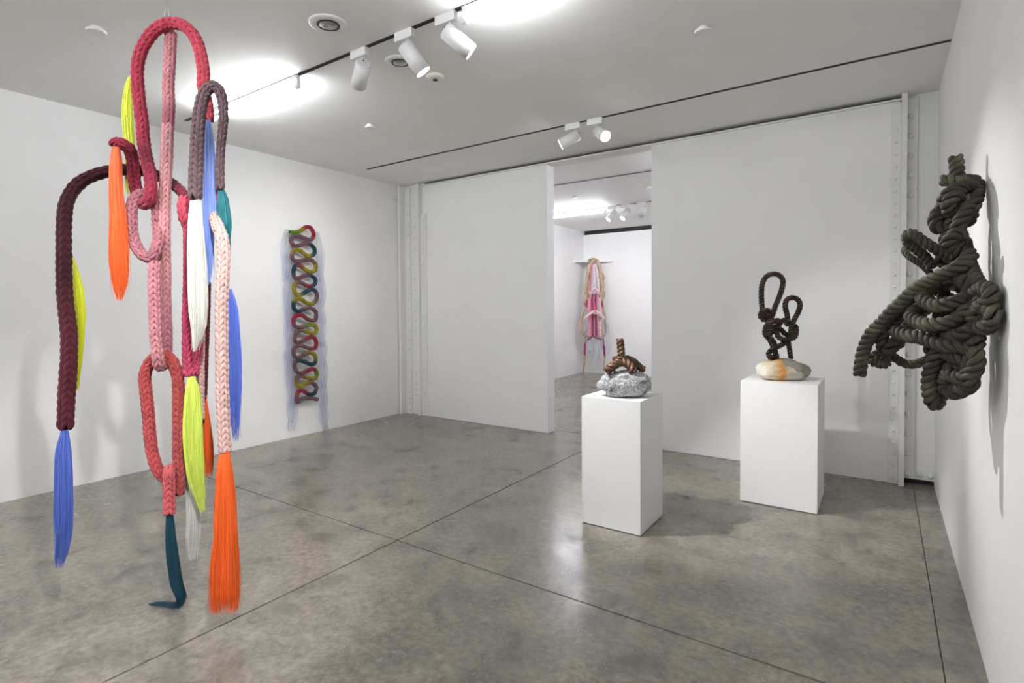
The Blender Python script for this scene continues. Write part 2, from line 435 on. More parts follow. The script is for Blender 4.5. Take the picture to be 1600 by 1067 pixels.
# ================================================================ LIGHT FITTINGS
def track(name, y, x0, x1, label, far=False):
    t = empty(name, ((x0+x1)/2, y, H), label, 'lighting track')
    box('track_channel', (x0, y-.0125, H-.002), (x1, y+.0125, H+.03), M_BLACK, t)
    for s in (-1, 1): box('track_lip', (x0, y+s*.0125-.002, H-.004), (x1, y+s*.0125+.002, H+.02), M_DARK, t)
    return t
track('lighting_track', TRACKS[1], -5.25, XR-.01, 'black recessed lighting track carrying three white spotlights and two lit tubes')
track('lighting_track', TRACKS[2], -5.27, XR-.005, 'thin black recessed lighting track just before the doorway wall')
track('lighting_track', FAR_TRACKS[0], -5.2, 2.0, 'thin empty black track in the far room ceiling behind the doorway')
track('lighting_track', FAR_TRACKS[1], -5.2, 2.0, 'black track in the far room with lit tube and three spotlights')

def spot_lamp(x, y, target, label, lit=True, power=1.0, size=.92, group=None, L_=.185, R_=.052, blend=.6, adapter=True):
    t = empty('track_spotlight', (x, y, H), label, 'spotlight', group)
    box('track_adapter', (x-.075, y-.017, H-.055), (x+.075, y+.017, H+.004), M_FIX, t, .003)
    piv = np.array([x+.03, y, H-.125])
    cyl('stem', (piv[0], y, H-.05), (piv[0], y, H-.13), .007, M_FIX, t)
    d = np.array(target)-piv; d /= np.linalg.norm(d)
    b0 = piv-d*.03; b1 = b0+d*L_
    bm = bmesh.new(); add_cyl(bm, b0, b1, R_, None, 28); o = bm_obj('lamp_housing', bm, M_FIX, t)
    bmesh_b = None
    for f in o.data.polygons: f.use_smooth = len(f.vertices) == 4
    cyl('rear_cap', b0-d*.008, b0+d*.004, R_*.86, M_FIX, t, None, 28)
    cyl('cable', b0-d*.012+np.array([0, 0, .012]), piv+np.array([0, 0, .03]), .004, M_DARK, t, None, 8)
    cyl('lens', b1-d*.002, b1+d*.003, R_*.9, M_LENS if lit else M_GLASS, t, None, 28)
    if lit:
        ld = bpy.data.lights.new('lamp_light', 'SPOT'); ld.energy = SPOT_POWER*power; ld.spot_size = size; ld.spot_blend = blend
        ld.shadow_soft_size = .018; ld.color = (1, .985, .965)
        lo = bpy.data.objects.new('lamp_light', ld); COL.objects.link(lo)
        p = Vector(b1+d*.045); lo.matrix_world = Matrix.Translation(p) @ Vector(d).to_track_quat('-Z', 'Y').to_matrix().to_4x4()
        lo.parent = t; lo.matrix_parent_inverse = Matrix.Translation(-t.location)
    return t
spot_lamp(-2.89, 2.51, (-5.65, 4.05, 1.45), 'white cylinder spotlight hanging nearest the left tube, its back towards us', power=.7, size=1.2, blend=1)
spot_lamp(-2.47, 2.51, (-1.40, 3.85, .85), 'white lit cylinder spotlight, middle one of three on the long track', power=2.7, size=.74)
spot_lamp(-2.13, 2.51, (-.30, 4.70, 1.1), 'white lit cylinder spotlight beside the upper right tube light', power=.95, size=.8)
spot_lamp(-2.42, 4.68, (-5.6, 3.6, 1.6), 'white cylinder spotlight turned left, left of the pair above the doorway', power=.8, size=1.0, blend=1)
spot_lamp(-2.19, 4.68, (.30, 2.95, 1.30), 'white lit cylinder spotlight turned right, right of the pair above the doorway', power=3.0, size=.70, blend=1)
# further along, behind the camera's left shoulder: the lamps whose shadows fall behind the hanging cords
def bare_spot(p, target, power, size, blend=.6):
    ld = bpy.data.lights.new('lamp_light', 'SPOT'); ld.energy = SPOT_POWER*power; ld.spot_size = size; ld.spot_blend = blend; ld.shadow_soft_size = .035
    ld.color = (1, .985, .965)
    lo = bpy.data.objects.new('lamp_light', ld); COL.objects.link(lo)
    d = Vector(target)-Vector(p); lo.matrix_world = Matrix.Translation(p) @ d.to_track_quat('-Z', 'Y').to_matrix().to_4x4()
bare_spot((-.5, .45, 3.05), (-3.05, 1.35, .75), 3.0, .86)
bare_spot((-1.6, -.6, 3.05), (-3.0, 1.4, 1.8), .6, 1.0)

def tube_light(x0, x1, y, label, m=M_TUBE):
    t = empty('tube_light', ((x0+x1)/2, y, H), label, 'tube light')
    box('tube_housing', (x0, y-.016, H-.035), (x1, y+.016, H-.003), M_FIX, t, .003)
    cyl('lit_tube', (x0+.02, y, H-.085), (x1-.02, y, H-.085), .014, m, t)
    for x, s in ((x0, 1), (x1, -1)):
        box('end_bracket', (x-.006, y-.014, H-.10), (x+.006, y+.014, H-.03), M_FIX, t, .002)
        cyl('tube_cap', (x+s*.004, y, H-.085), (x+s*.03, y, H-.085), .017, M_FIX, t)
    return t
tube_light(-4.80, -3.56, 2.51, 'long lit tube light at the left, behind the hanging braided cords')
tube_light(-2.00, -1.38, 2.51, 'lit tube light cut off by the top edge of the picture')
tube_light(-2.9, -1.7, .34, 'added fill tube light on the near track out of the picture')  # unseen tube added to raise the ambient light
tube_light(-4.4, -3.2, -1.83, 'added fill tube light behind the viewer at the left, out of the picture', M_TUBE_FILL)  # this and the next tube are added, unseen, for even fill light
tube_light(-1.7, -.5, -1.83, 'added fill tube light behind the viewer at the right, out of the picture', M_TUBE_FILL)
tube_light(-5.15, -3.95, FAR_TRACKS[1], 'lit tube light on the far room ceiling seen through the doorway', M_TUBE_FAR)
tube_light(-2.6, -1.4, FAR_TRACKS[1], 'lit tube light in the far room hidden by the right wall panel', M_TUBE_FAR)
tube_light(-2.0, -.8, FAR_TRACKS[0], 'lit tube light in the far room nearer the doorway', M_TUBE_FAR)
spot_lamp(-3.82, FAR_TRACKS[1], (-5.2, 7.4, .9), 'white lit spotlight in the far room, nearest its tube light', power=.25, size=1.3, blend=1)
spot_lamp(-3.58, FAR_TRACKS[1], (-4.6, 7.3, .7), 'white lit spotlight in the far room, middle of its three', power=.25, size=1.3, blend=1)
spot_lamp(-3.30, FAR_TRACKS[1], (-5.2, 11.2, 1.4), 'white spotlight in the far room turned away, farthest right', power=.75, size=1.3, blend=1)

# round ceiling fittings
def cap_plate(u, v, label, r=.055):
    p = on_z(u, v, H-.02); t = empty('sprinkler_cap', (p[0], p[1], H), label, 'sprinkler cap')
    lathe('cover_plate', [(r*.94, -.034), (r, -.030), (r, -.020), (r*.9, -.017)], (p[0], p[1], H), M_FIX, t)
    lathe('collar', [(r*.55, -.018), (r*.6, 0.002)], (p[0], p[1], H), M_FIX, t)
cap_plate(150, 48, 'white round sprinkler cap on the ceiling left of the hanging cords')
cap_plate(1099, 48, 'white round sprinkler cap alone on the ceiling at upper right')
cap_plate(578, 198, 'white round sprinkler cap on the ceiling far from the track, above the left corner', .045)
cap_plate(898, 308, 'small white round sprinkler cap in the far room above its tube light', .05)
cap_plate(1016, 294, 'small white round sprinkler cap in the far room at the right door edge', .06)
def downlight(u, v, label, r=.115):
    p = on_z(u, v, H-.005); c = (p[0], p[1], H); t = empty('downlight', c, label, 'downlight')
    lathe('trim_ring', [(r, .001), (r, -.006), (r*.92, -.010), (r*.60, -.012), (r*.56, -.004), (r*.56, .001)], c, M_FIX, t, 36)
    lathe('dark_rim', [(r*.57, -.008), (r*.57, -.014), (r*.50, -.015), (r*.50, -.008)], c, M_BLACK, t, 36)
    lathe('reflector_glass', [(r*.50, -.010), (r*.44, -.016), (r*.20, -.019), (r*.02, -.02)], c, M_GLASS, t, 36)
    return t
downlight(513, 38, 'round recessed downlight with unlit glass, left of the spotlights')
downlight(625, 97, 'round recessed downlight half hidden behind the middle spotlight', .105)
p = on_z(680, 123, H-.02); t = empty('smoke_detector', (p[0], p[1], H), 'cream round smoke detector with dark eye on the ceiling', 'smoke detector')
lathe('detector_body', [(.068, .001), (.068, -.012), (.055, -.024), (.03, -.028)], (p[0], p[1], H), M_CREAM, t)
lathe('sensor_eye', [(.018, -.027), (.017, -.034), (.008, -.037)], (p[0], p[1], H), M_DARK, t, 16)

# ================================================================ PEDESTALS AND THEIR SCULPTURES
def pedestal(x0, y0, x1, y1, h, label):
    t = empty('pedestal', ((x0+x1)/2, (y0+y1)/2, 0), label, 'pedestal')
    box('plinth_body', (x0, y0, .006), (x1, y1, h), M_PED, t, .002)
    box('recessed_foot', (x0+.008, y0+.008, 0), (x1-.008, y1-.008, .008), M_BLACK, t)
    return t
P1 = (-1.708, 3.422, -1.286, 3.857, .884); P2 = (-.893, 4.488, -.376, 5.035, .930)
pedestal(*P1, 'narrow white pedestal nearer the doorway, carrying the grey rock')
pedestal(*P2, 'wide white pedestal nearer the knotted wall piece, carrying the two-tone rock')

def rock(name, c, size, parent, material, seed, amp=.10, freq=1.6, rot=0.0, fine=.02, pull=None, boxy=1.0):
    bm = bmesh.new(); bmesh.ops.create_icosphere(bm, subdivisions=5, radius=1)
    off = Vector((seed*3.1, seed*1.7, seed*.9))
    for v in bm.verts:
        d = v.co.normalized()
        k = 1+amp*noise.noise(d*freq+off)+amp*.5*noise.noise(d*freq*2.3+off)+fine*noise.noise(d*9+off)+fine*.6*noise.noise(d*22+off)
        d = Vector([math.copysign(abs(e)**boxy, e) for e in d])
        q = Vector((d.x*size[0]*k, d.y*size[1]*k, d.z*size[2]*k))
        if pull: q = pull(q)
        v.co = q
    R = Matrix.Rotation(rot, 3, 'Z')
    for v in bm.verts: v.co = R @ v.co
    zb = -size[2]*.86
    for v in bm.verts:
        if v.co.z < zb: v.co.z = zb+(v.co.z-zb)*.12
    zmin = min(v.co.z for v in bm.verts)
    for v in bm.verts: v.co += Vector((0, 0, -zmin))
    me = bpy.data.meshes.new(name); bm.to_mesh(me); bm.free(); me.materials.append(material)
    me.polygons.foreach_set('use_smooth', [True]*len(me.polygons))
    o = bpy.data.objects.new(name, me); COL.objects.link(o); o.location = Vector(c)-parent.location
    o.parent = parent
    return o
def grey_rock_mat():
    m = mat('speckled grey stone', (.45, .45, .44), .8, .3); p = obj_pos(m)
    a = noise_tex(m, p, 70, 6, .75).outputs[0]; b = noise_tex(m, p, 9, 6, .65, .8).outputs[0]
    c1 = ramp(m, a, [(.36, (.12, .12, .12)), (.5, (.42, .43, .44)), (.62, (.66, .67, .69))])
    c2 = ramp(m, b, [(.36, (.30, .30, .28)), (.5, (.9, .9, .9)), (.7, (1.15, 1.15, 1.17))])
    L(m, mixc(m, .85, c1, c2, 'MULTIPLY'), bsdf(m).inputs['Base Color'])
    mx = noise_tex(m, p, 38, 8, .75).outputs[0]; bump(m, mx, .7, .008)
    return m
def tan_rock_mat():
    m = mat('banded cream and rust stone', (.5, .46, .38), .8, .3); p = obj_pos(m)
    # axis along the camera's right hand side
    dt = N(m, 'ShaderNodeVectorMath', operation='DOT_PRODUCT'); L(m, p, dt.inputs[0]); dt.inputs[1].default_value = (RT[0], RT[1], 0)
    sx = N(m, 'ShaderNodeSeparateXYZ'); L(m, p, sx.inputs[0])
    nz = noise_tex(m, p, 16, 5, .6).outputs[0]
    def math_(op, a, b):
        n = N(m, 'ShaderNodeMath', operation=op)
        for i, v in enumerate((a, b)):
            if isinstance(v, (int, float)): n.inputs[i].default_value = v
            else: L(m, v, n.inputs[i])
        return n.outputs[0]
    u = math_('ADD', dt.outputs['Value'], math_('MULTIPLY', math_('SUBTRACT', nz, .5), .05))
    zz = math_('ADD', sx.outputs[2], math_('MULTIPLY', math_('SUBTRACT', nz, .5), .05))
    mr = N(m, 'ShaderNodeMapRange'); mr.inputs[1].default_value = -.19; mr.inputs[2].default_value = .19; L(m, u, mr.inputs[0])
    base = ramp(m, mr.outputs[0], [(0, (.66, .63, .58)), (.12, (.60, .52, .40)), (.22, (.55, .44, .28)), (.31, (.56, .27, .08)), (.37, (.50, .22, .06)),
                                   (.44, (.52, .46, .36)), (.7, (.50, .47, .40)), (.88, (.30, .27, .22)), (1, (.22, .20, .17))])
    # grey upper right patch
    g = math_('SUBTRACT', math_('ADD', zz, math_('MULTIPLY', u, .35)), .098)
    g = math_('MULTIPLY', math_('GREATER_THAN', g, 0), math_('GREATER_THAN', u, -.055))
    c = mixc(m, g, base, (.28, .26, .22))
    sp = noise_tex(m, p, 120, 4, .7).outputs[0]
    c = mixc(m, .7, c, ramp(m, sp, [(.38, (.6, .6, .6)), (.5, (1, 1, 1)), (.66, (1.2, 1.2, 1.2))]), 'MULTIPLY')
    L(m, c, bsdf(m).inputs['Base Color']); bump(m, sp, .35, .004)
    return m
YAWR = math.radians(-YAW)       # turns local x towards the camera's right hand

s1 = empty('rope_sculpture', ((P1[0]+P1[2])/2, (P1[1]+P1[3])/2, P1[4]), 'short bronze brown rope coil on a rough grey rock on the narrow pedestal', 'sculpture')
D1 = 3.80; c1 = at_depth(977, 616, D1)
rock('stone_base', (c1[0], c1[1], P1[4]), (.172, .135, .094), s1, grey_rock_mat(), 4, .15, 1.7, YAWR, .04, None, .86)
def q1(X, Y, dd=0): return at_depth(900+X/7.11, 500+Y/7.11, D1+dd)
RB = .0275
laid_rope('twisted_rope', [q1(x, y, d) for x, y, d in ((487, 205, .0), (495, 280, .0), (502, 350, .0), (500, 420, .01), (490, 460, .02))], RB*.98, s1, M_BR_LT)
laid_rope('twisted_rope', [q1(x, y, d) for x, y, d in ((330, 570, -.07), (385, 535, -.07), (450, 485, -.05), (510, 465, -.045), (570, 485, -.06), (615, 530, -.075), (638, 590, -.085))], RB*1.15, s1, M_BR_LT)
laid_rope('twisted_rope', [q1(x, y, d) for x, y, d in ((430, 440, .02), (500, 440, .03), (570, 435, .05), (630, 455, .06), (680, 500, .06), (720, 535, .06), (762, 555, .06))], RB, s1, M_BR_LT)
laid_rope('twisted_rope', [q1(x, y, d) for x, y, d in ((415, 430, -.01), (450, 425, -.045), (510, 432, -.05), (550, 445, -.02), (560, 470, .02))], RB*.55, s1, M_BR_LT)
laid_rope('twisted_rope', [q1(x, y, d) for x, y, d in ((420, 590, -.03), (500, 588, .0), (590, 580, -.01), (640, 585, -.04))], RB*.5, s1, M_BR_LT)

s2 = empty('rope_sculpture', ((P2[0]+P2[2])/2, (P2[1]+P2[3])/2, P2[4]), 'dark brown knotted rope with two tall loops on a rust-streaked rock', 'sculpture')
D2 = 4.24; c2 = at_depth(1224, 592, D2)
def pull2(q):
    if q.z > 0: q.z *= 1-.42*min(1, max(0, (q.x-.04)/.15))-.16*min(1, max(0, (-.06-q.x)/.12))
    return q
rock('stone_base', (c2[0], c2[1], P2[4]), (.183, .125, .088), s2, tan_rock_mat(), 7, .12, 1.5, YAWR, .014, pull2, .78)
def q2(X, Y, dd=0): return at_depth(1140+X/4.85, 400+Y/4.85, D2+dd)
R2 = .0205
def rope2(*pts, r=R2): laid_rope('twisted_rope', [q2(*p) for p in pts], r, s2, M_BR_DK, pitch=r*3.4)
rope2((262, 500, .0), (252, 430, -.01), (243, 350, 0), (241, 270, 0), (250, 205, 0), (280, 155, 0), (330, 136, 0), (378, 148, 0), (404, 190, 0), (396, 250, 0), (372, 320, 0), (345, 385, -.01), (328, 440, -.025), (300, 500, -.04), (275, 540, -.03), (268, 590, 0), (300, 630, .03), (322, 670, .02), (345, 730, 0), (362, 790, 0))
rope2((442, 500, .02), (434, 440, 0), (422, 385, 0), (432, 335, 0), (475, 316, 0), (518, 332, 0), (534, 375, 0), (518, 430, 0), (492, 480, -.01), (470, 530, -.02), (470, 590, -.02), (500, 560, .02), (497, 610, .03), (450, 632, .0), (400, 632, -.03), (362, 600, -.03), (362, 545, -.03), (400, 490, -.03), (440, 500, .0), (430, 520, .05))
rope2((235, 472, -.03), (238, 432, -.045), (285, 412, -.055), (318, 438, -.03), (305, 468, .03), (262, 482, .045), (242, 458, .01), (262, 442, -.05), (305, 455, -.055))
rope2((262, 560, -.02), (300, 520, -.055), (350, 490, -.05), (375, 500, .0), (340, 560, .04), (290, 600, .04), (262, 570, .02))
rope2((285, 600, -.03), (310, 560, -.05), (345, 540, -.02), (390, 560, .01), (420, 590, .01), (465, 600, -.01), (500, 580, -.03), (505, 540, -.01), (480, 520, .03))
rope2((425, 655, .0), (390, 675, -.02), (350, 695, -.04), (315, 715, -.05), (296, 740, -.05), (306, 768, -.03), (335, 768, .0), (360, 740, .02))
rope2((440, 600, .02), (446, 650, .02), (455, 710, .0), (465, 782, .0), r=R2*.92)
rope2((310, 620, -.03), (335, 655, -.02), (340, 700, 0), (352, 750, .0), (356, 790, -.01), r=R2)

# ================================================================ KNOTTED ROPE ON THE RIGHT WALL
kn = empty('knotted_rope', (XR-.1, 2.9, 1.5), 'large dark weathered rope tangle pinned to the right wall', 'sculpture')
def kp(u, v, y):
    p = on_y(u, v, 2.62+.75*(y-2.44))
    if p[0] > XR-.033: p = on_x(u, v, XR-.033)
    return p
RK = .0285
def krope(*pts, r=RK, name='twisted_rope'):
    laid_rope(name, [kp(*p) for p in pts], r, kn, M_KNOT, pitch=r*3.1, sides=12)
# top stub, the upper knot and the long trunk
krope((1493, 243, 3.16), (1495, 258, 3.16), (1496, 274, 3.15), (1500, 295, 3.13), (1507, 312, 3.05), (1500, 330, 2.97), (1489, 346, 2.95), (1482, 362, 2.95), (1478, 378, 2.95), (1476, 398, 2.95), (1470, 412, 2.9))
krope((1472, 281, 3.08), (1486, 282, 3.05), (1500, 286, 3.04), (1514, 281, 3.08), (1526, 286, 3.08), (1527, 298, 3.0), (1524, 314, 2.92), (1517, 326, 2.92), (1504, 332, 3.02), r=RK*.95)
krope((1522, 291, 3.0), (1506, 292, 2.94), (1490, 298, 2.9), (1478, 308, 2.9), (1475, 320, 2.95), (1484, 326, 3.05), (1500, 318, 3.1), (1516, 310, 3.05), (1522, 322, 2.95))
krope((1503, 303, 2.9), (1490, 308, 2.86), (1482, 318, 2.86), (1485, 330, 2.92), (1478, 322, 2.98), (1470, 328, 2.98), (1463, 338, 2.97), (1462, 350, 2.96), (1470, 358, 2.95), (1480, 352, 2.98), (1490, 340, 3.0))
krope((1515, 318, 2.9), (1508, 334, 2.84), (1499, 350, 2.83), (1496, 362, 2.84), (1492, 376, 2.85), (1497, 390, 2.82), (1502, 402, 2.85), (1500, 412, 2.92))
krope((1517, 330, 2.93), (1514, 342, 2.88), (1503, 348, 2.98), (1490, 360, 3.05), (1484, 376, 3.05), (1488, 395, 3.05), (1495, 410, 3.02))
krope((1505, 372, 2.8), (1497, 366, 2.78), (1487, 371, 2.78), (1483, 382, 2.80), (1488, 394, 2.84), (1499, 400, 2.9), (1508, 388, 2.9), (1503, 374, 2.86))
# two loops to the left
krope((1486, 404, 2.84), (1472, 396, 2.80), (1457, 386, 2.78), (1442, 376, 2.78), (1428, 366, 2.80), (1418, 366, 2.84), (1418, 378, 2.90), (1430, 388, 2.92), (1442, 398, 2.93), (1450, 408, 2.94), (1457, 420, 2.94), r=RK*.74)
krope((1462, 440, 3.0), (1451, 424, 3.02), (1438, 412, 3.03), (1424, 403, 3.05), (1414, 393, 3.08), (1418, 385, 3.12), (1432, 390, 3.15), (1446, 402, 3.12), (1460, 418, 3.1), r=RK*.52)
# the long diagonals running down to the left
krope((1519, 392, 2.72), (1512, 404, 2.70), (1497, 417, 2.68), (1475, 428, 2.70), (1453, 439, 2.74), (1433, 450, 2.78), (1414, 467, 2.82), (1396, 484, 2.86), (1378, 504, 2.9), (1362, 520, 2.93), (1352, 540, 2.95), (1346, 562, 2.96), (1343, 588, 2.96))
krope((1455, 446, 2.86), (1434, 464, 2.90), (1416, 485, 2.93), (1399, 500, 2.95), (1384, 514, 2.97), (1377, 530, 2.98), (1382, 543, 3.0), (1398, 540, 3.03), (1410, 526, 3.05), (1420, 508, 3.08), (1438, 480, 3.08))
krope((1418, 500, 3.1), (1408, 518, 3.1), (1400, 536, 3.08), (1388, 548, 3.05), (1372, 552, 3.04), (1362, 562, 3.04), (1372, 568, 3.08), (1394, 558, 3.10), (1411, 567, 3.1), (1428, 569, 3.08), (1448, 562, 3.05), (1466, 550, 3.0), r=RK*.72)
krope((1366, 558, 3.0), (1376, 570, 3.0), (1386, 568, 3.02), (1384, 556, 3.06), r=RK*.62)
krope((1460, 470, 3.02), (1440, 488, 3.02), (1424, 505, 3.0), (1412, 520, 2.98), (1402, 532, 2.96), (1392, 544, 2.95), (1386, 548, 3.0))
# loops of the middle
krope((1482, 436, 2.9), (1496, 434, 2.74), (1508, 442, 2.66), (1516, 454, 2.64), (1510, 465, 2.62), (1493, 472, 2.60), (1472, 478, 2.62), (1454, 476, 2.68), (1443, 467, 2.74), (1446, 457, 2.82), (1458, 450, 2.90), (1476, 446, 2.98))
krope((1520, 458, 2.66), (1522, 472, 2.62), (1511, 485, 2.58), (1496, 498, 2.58), (1475, 506, 2.58), (1452, 508, 2.62), (1437, 504, 2.68), (1425, 497, 2.75), (1427, 488, 2.82), (1442, 480, 2.88), (1460, 470, 2.96))
krope((1544, 486, 2.55), (1536, 506, 2.52), (1516, 516, 2.52), (1497, 525, 2.54), (1478, 518, 2.7), (1470, 500, 2.86), (1470, 486, 2.92))
krope((1398, 516, 2.86), (1408, 521, 2.80), (1419, 525, 2.75), (1437, 527, 2.70), (1456, 534, 2.64), (1475, 540, 2.58), (1497, 541, 2.54), (1515, 544, 2.52), (1526, 534, 2.50), (1522, 522, 2.58), (1506, 516, 2.72))
krope((1472, 486, 2.84), (1468, 502, 2.86), (1463, 520, 2.82), (1458, 534, 2.78), (1456, 548, 2.76), (1462, 562, 2.78))
krope((1466, 452, 2.98), (1478, 464, 2.98), (1490, 480, 2.9), (1502, 496, 2.85), (1512, 512, 2.8), (1510, 530, 2.75))
krope((1512, 408, 2.85), (1518, 424, 2.74), (1525, 438, 2.66), (1532, 452, 2.60), (1534, 470, 2.56), (1526, 486, 2.54), (1514, 500, 2.56))
krope((1524, 458, 2.6), (1538, 450, 2.52), (1548, 456, 2.47), (1548, 468, 2.45), (1538, 476, 2.48), (1528, 484, 2.55))
krope((1532, 476, 2.52), (1546, 482, 2.46), (1553, 494, 2.44), (1547, 508, 2.45), (1536, 512, 2.48), (1526, 504, 2.55))
krope((1500, 446, 2.95), (1514, 460, 2.92), (1526, 478, 2.85), (1532, 496, 2.78), (1526, 514, 2.72), (1512, 524, 2.75), (1494, 520, 2.9))
krope((1470, 440, 3.05), (1488, 446, 3.08), (1505, 442, 3.05), (1515, 430, 2.95), r=RK*.9)
# the lower bundle
krope((1470, 546, 2.7), (1460, 562, 2.70), (1454, 580, 2.72), (1452, 600, 2.74), (1454, 620, 2.76), (1459, 631, 2.78), (1466, 626, 2.84), (1470, 608, 2.88), (1472, 588, 2.88), (1474, 566, 2.85), r=RK*1.02)
krope((1480, 552, 2.66), (1494, 558, 2.58), (1508, 562, 2.54), (1516, 574, 2.52), (1512, 588, 2.52), (1500, 592, 2.55), (1488, 584, 2.6), (1480, 590, 2.66), (1478, 604, 2.7), (1486, 613, 2.68), (1500, 611, 2.62), (1513, 600, 2.56))
krope((1520, 545, 2.5), (1526, 558, 2.48), (1524, 574, 2.48), (1516, 590, 2.5), (1517, 600, 2.52), (1506, 607, 2.58), (1492, 604, 2.68), (1484, 592, 2.75))
krope((1472, 560, 2.78), (1482, 572, 2.72), (1494, 576, 2.66), (1506, 574, 2.6), (1514, 560, 2.56))
krope((1490, 546, 2.75), (1498, 568, 2.75), (1502, 590, 2.72), (1492, 608, 2.74), (1480, 600, 2.8))
for v in (284.5, 289):
    a = on_y(1531, v, 3.12); cyl('mounting_pin', (a[0]-.03, a[1], a[2]), (XR+.01, a[1]+.06, a[2]), .004, M_BLACK, kn, None, 8)

# ================================================================ HANGING BRAIDED CORDS
hs = empty('hanging_sculpture', (*at_depth(262, 300, 2.72)[:2], 0), 'braided pink, red and burgundy cords with coloured hair tassels hanging from the ceiling', 'sculpture')
D0 = 2.74; PX = D0/F
def hp(u, v, dd=0.0): return at_depth(u, v, D0+dd)
CRIM, CRIMD, PINK, DUST = (.34, .034, .062), (.14, .012, .024), (.48, .20, .22), (.38, .145, .17)
BURG, BURG2, MAUVE, CORAL = (.034, .004, .008), (.075, .009, .017), (.135, .085, .097), (.50, .085, .085)
LPINK, ROSE = (.62, .41, .375), (.38, .035, .085)
def cord(pts, r, cols, columns=4, **kw):
    r *= .96
    return knit('braided_cord', [hp(*p) for p in pts], r, cols, hs, columns, row=r*1.0, leg=r*.285, **kw)
cord([(326, 190, .02), (323, 162, .02), (318, 136, 0), (318, 111, 0), (313, 82, 0), (304, 58, 0), (289, 41.5, 0), (269, 36, 0), (251, 41, 0), (235, 55, 0), (222, 76, 0), (215, 102, 0), (215, 130, 0),
      (218, 159, 0), (222, 189, 0), (224, 216, 0), (228, 243, -.03), (234, 270, -.06), (236, 296, -.07), (232, 315, -.06), (223, 318, -.01), (215, 306, .04), (211, 288, .05), (209, 268, .04), (207, 247, .01), (202, 233, -.03), (193, 226, -.06), (184, 223, -.07), (177, 230, -.07)],
     .0315, [(0, (.5, .075, .10)), (.18, (.44, .05, .08)), (.38, CRIM), (.52, CRIM), (.57, CRIMD), (.62, (.28, .026, .05)), (.8, (.30, .03, .055)), (1, (.26, .023, .05))])
cord([(267, 48, .05), (266, 76, .04), (265, 101, .03), (263, 135, .02), (264, 169, .01), (262, 202, 0), (261, 236, 0), (259.5, 270, 0), (257.5, 303, 0), (257, 335, 0), (257, 365, .0), (257, 395, .02), (258, 420, .03), (258, 455, .03), (259, 488, .03), (260, 522, .03), (260, 550, .03), (256, 568, .0),
      (250, 572, -.04), (247, 560, -.07), (245, 540, -.07), (243, 522, -.07), (242, 488, -.06), (241, 455, -.06), (241, 422, -.05), (243, 408, -.03)],
     .0300, [(0, (.42, .17, .19)), (.13, PINK), (.15, PINK), (.155, (.36, .12, .15)), (.185, (.36, .12, .15)), (.19, (.53, .26, .265)), (.45, (.51, .235, .25)), (.62, (.39, .155, .18)), (.75, PINK), (1, PINK)])
cord([(247, 350, .0), (246, 330, .0), (243, 315, .0), (234, 306, .01), (222, 303, .02), (212, 309, -.02), (206, 325, -.04), (205, 345, -.05), (207, 367, -.05), (214, 387, -.05), (225, 400, -.05), (237, 402, -.05), (244, 390, -.05), (248, 370, -.03)],
     .0300, DUST, closed=True)
cord([(279, 774, .0), (280, 741, 0), (279, 707, 0), (279, 674, 0), (279, 640, 0), (279, 607, 0), (276, 582, 0), (267, 562, .0), (253, 555, .0), (240, 560, .0), (230, 574, 0), (226, 592, 0), (228, 611, 0), (230, 630, 0), (232, 650, 0), (234, 676, 0), (238, 707, 0), (246, 733, 0), (258, 746, .02), (272, 752, .03)],
     .0305, [(0, (.40, .08, .08)), (.3, (.34, .055, .055)), (.5, (.37, .06, .06)), (1, (.42, .068, .076))])
cord([(268, 742, .06), (266, 734, .0), (264, 738, -.06), (264, 760, -.065), (264.5, 785, -.065), (264.5, 803, -.065)], .030, (.50, .095, .105))
cord([(102, 671, -.12), (103, 645, -.12), (104, 620, -.12), (106, 590, -.12), (108, 556, -.12), (108, 522, -.12), (104, 488, -.12), (101, 455, -.12), (100, 421, -.12), (100, 387, -.12), (100, 350, -.11), (103, 320, -.09), (111, 301, -.06), (124, 286, -.03), (141, 276, .0), (162, 269, .03), (190, 265, .06), (218, 266, .09), (245, 274, .09), (268, 286, .07), (285, 301, .03), (291, 312, .0)],
     .0365, [(0, BURG2), (.22, BURG2), (.36, BURG), (.78, BURG), (.9, (.10, .011, .02)), (1, (.2, .02, .04))], radii=[1.02, 1.05, 1, .95, .92, .9, .85, .8], vee=-1)
cord([(292, 308, .0), (289, 322, -.02), (290, 338, -.02), (293, 356, .0), (293, 388, .0), (293, 421, 0), (293, 455, 0), (293, 489, 0), (294, 522, 0), (296, 550, 0), (298, 570, 0), (299, 588, 0)], .031,
     [(0, (.5, .068, .10)), (.2, (.46, .056, .095)), (.45, (.28, .024, .058)), (.8, ROSE), (1, (.47, .06, .12))], radii=[1.1, 1.2, 1.15, .8, .75, .75, .8, .9, 1.0, 1.15, 1.25, 1.3])
cord([(311, 535, .04), (309, 550, .01), (306, 567, -.01), (305, 587, -.01)], .021, (.46, .055, .115))
cord([(305, 311, -.13), (305.5, 290, -.13), (306, 270, -.13), (307.5, 236, -.13), (309.5, 202, -.13), (313, 169, -.12), (319, 147, -.11), (331, 135, -.1), (342, 141, -.09), (347.5, 158, -.08), (349, 182, -.08), (347, 209, -.08), (344.5, 236, -.08), (343.5, 263, -.08), (344, 296, -.08)],
     .0300, MAUVE, radii=[1.1, 1.1, 1.05, 1.0, .95, .84, .78, .8])
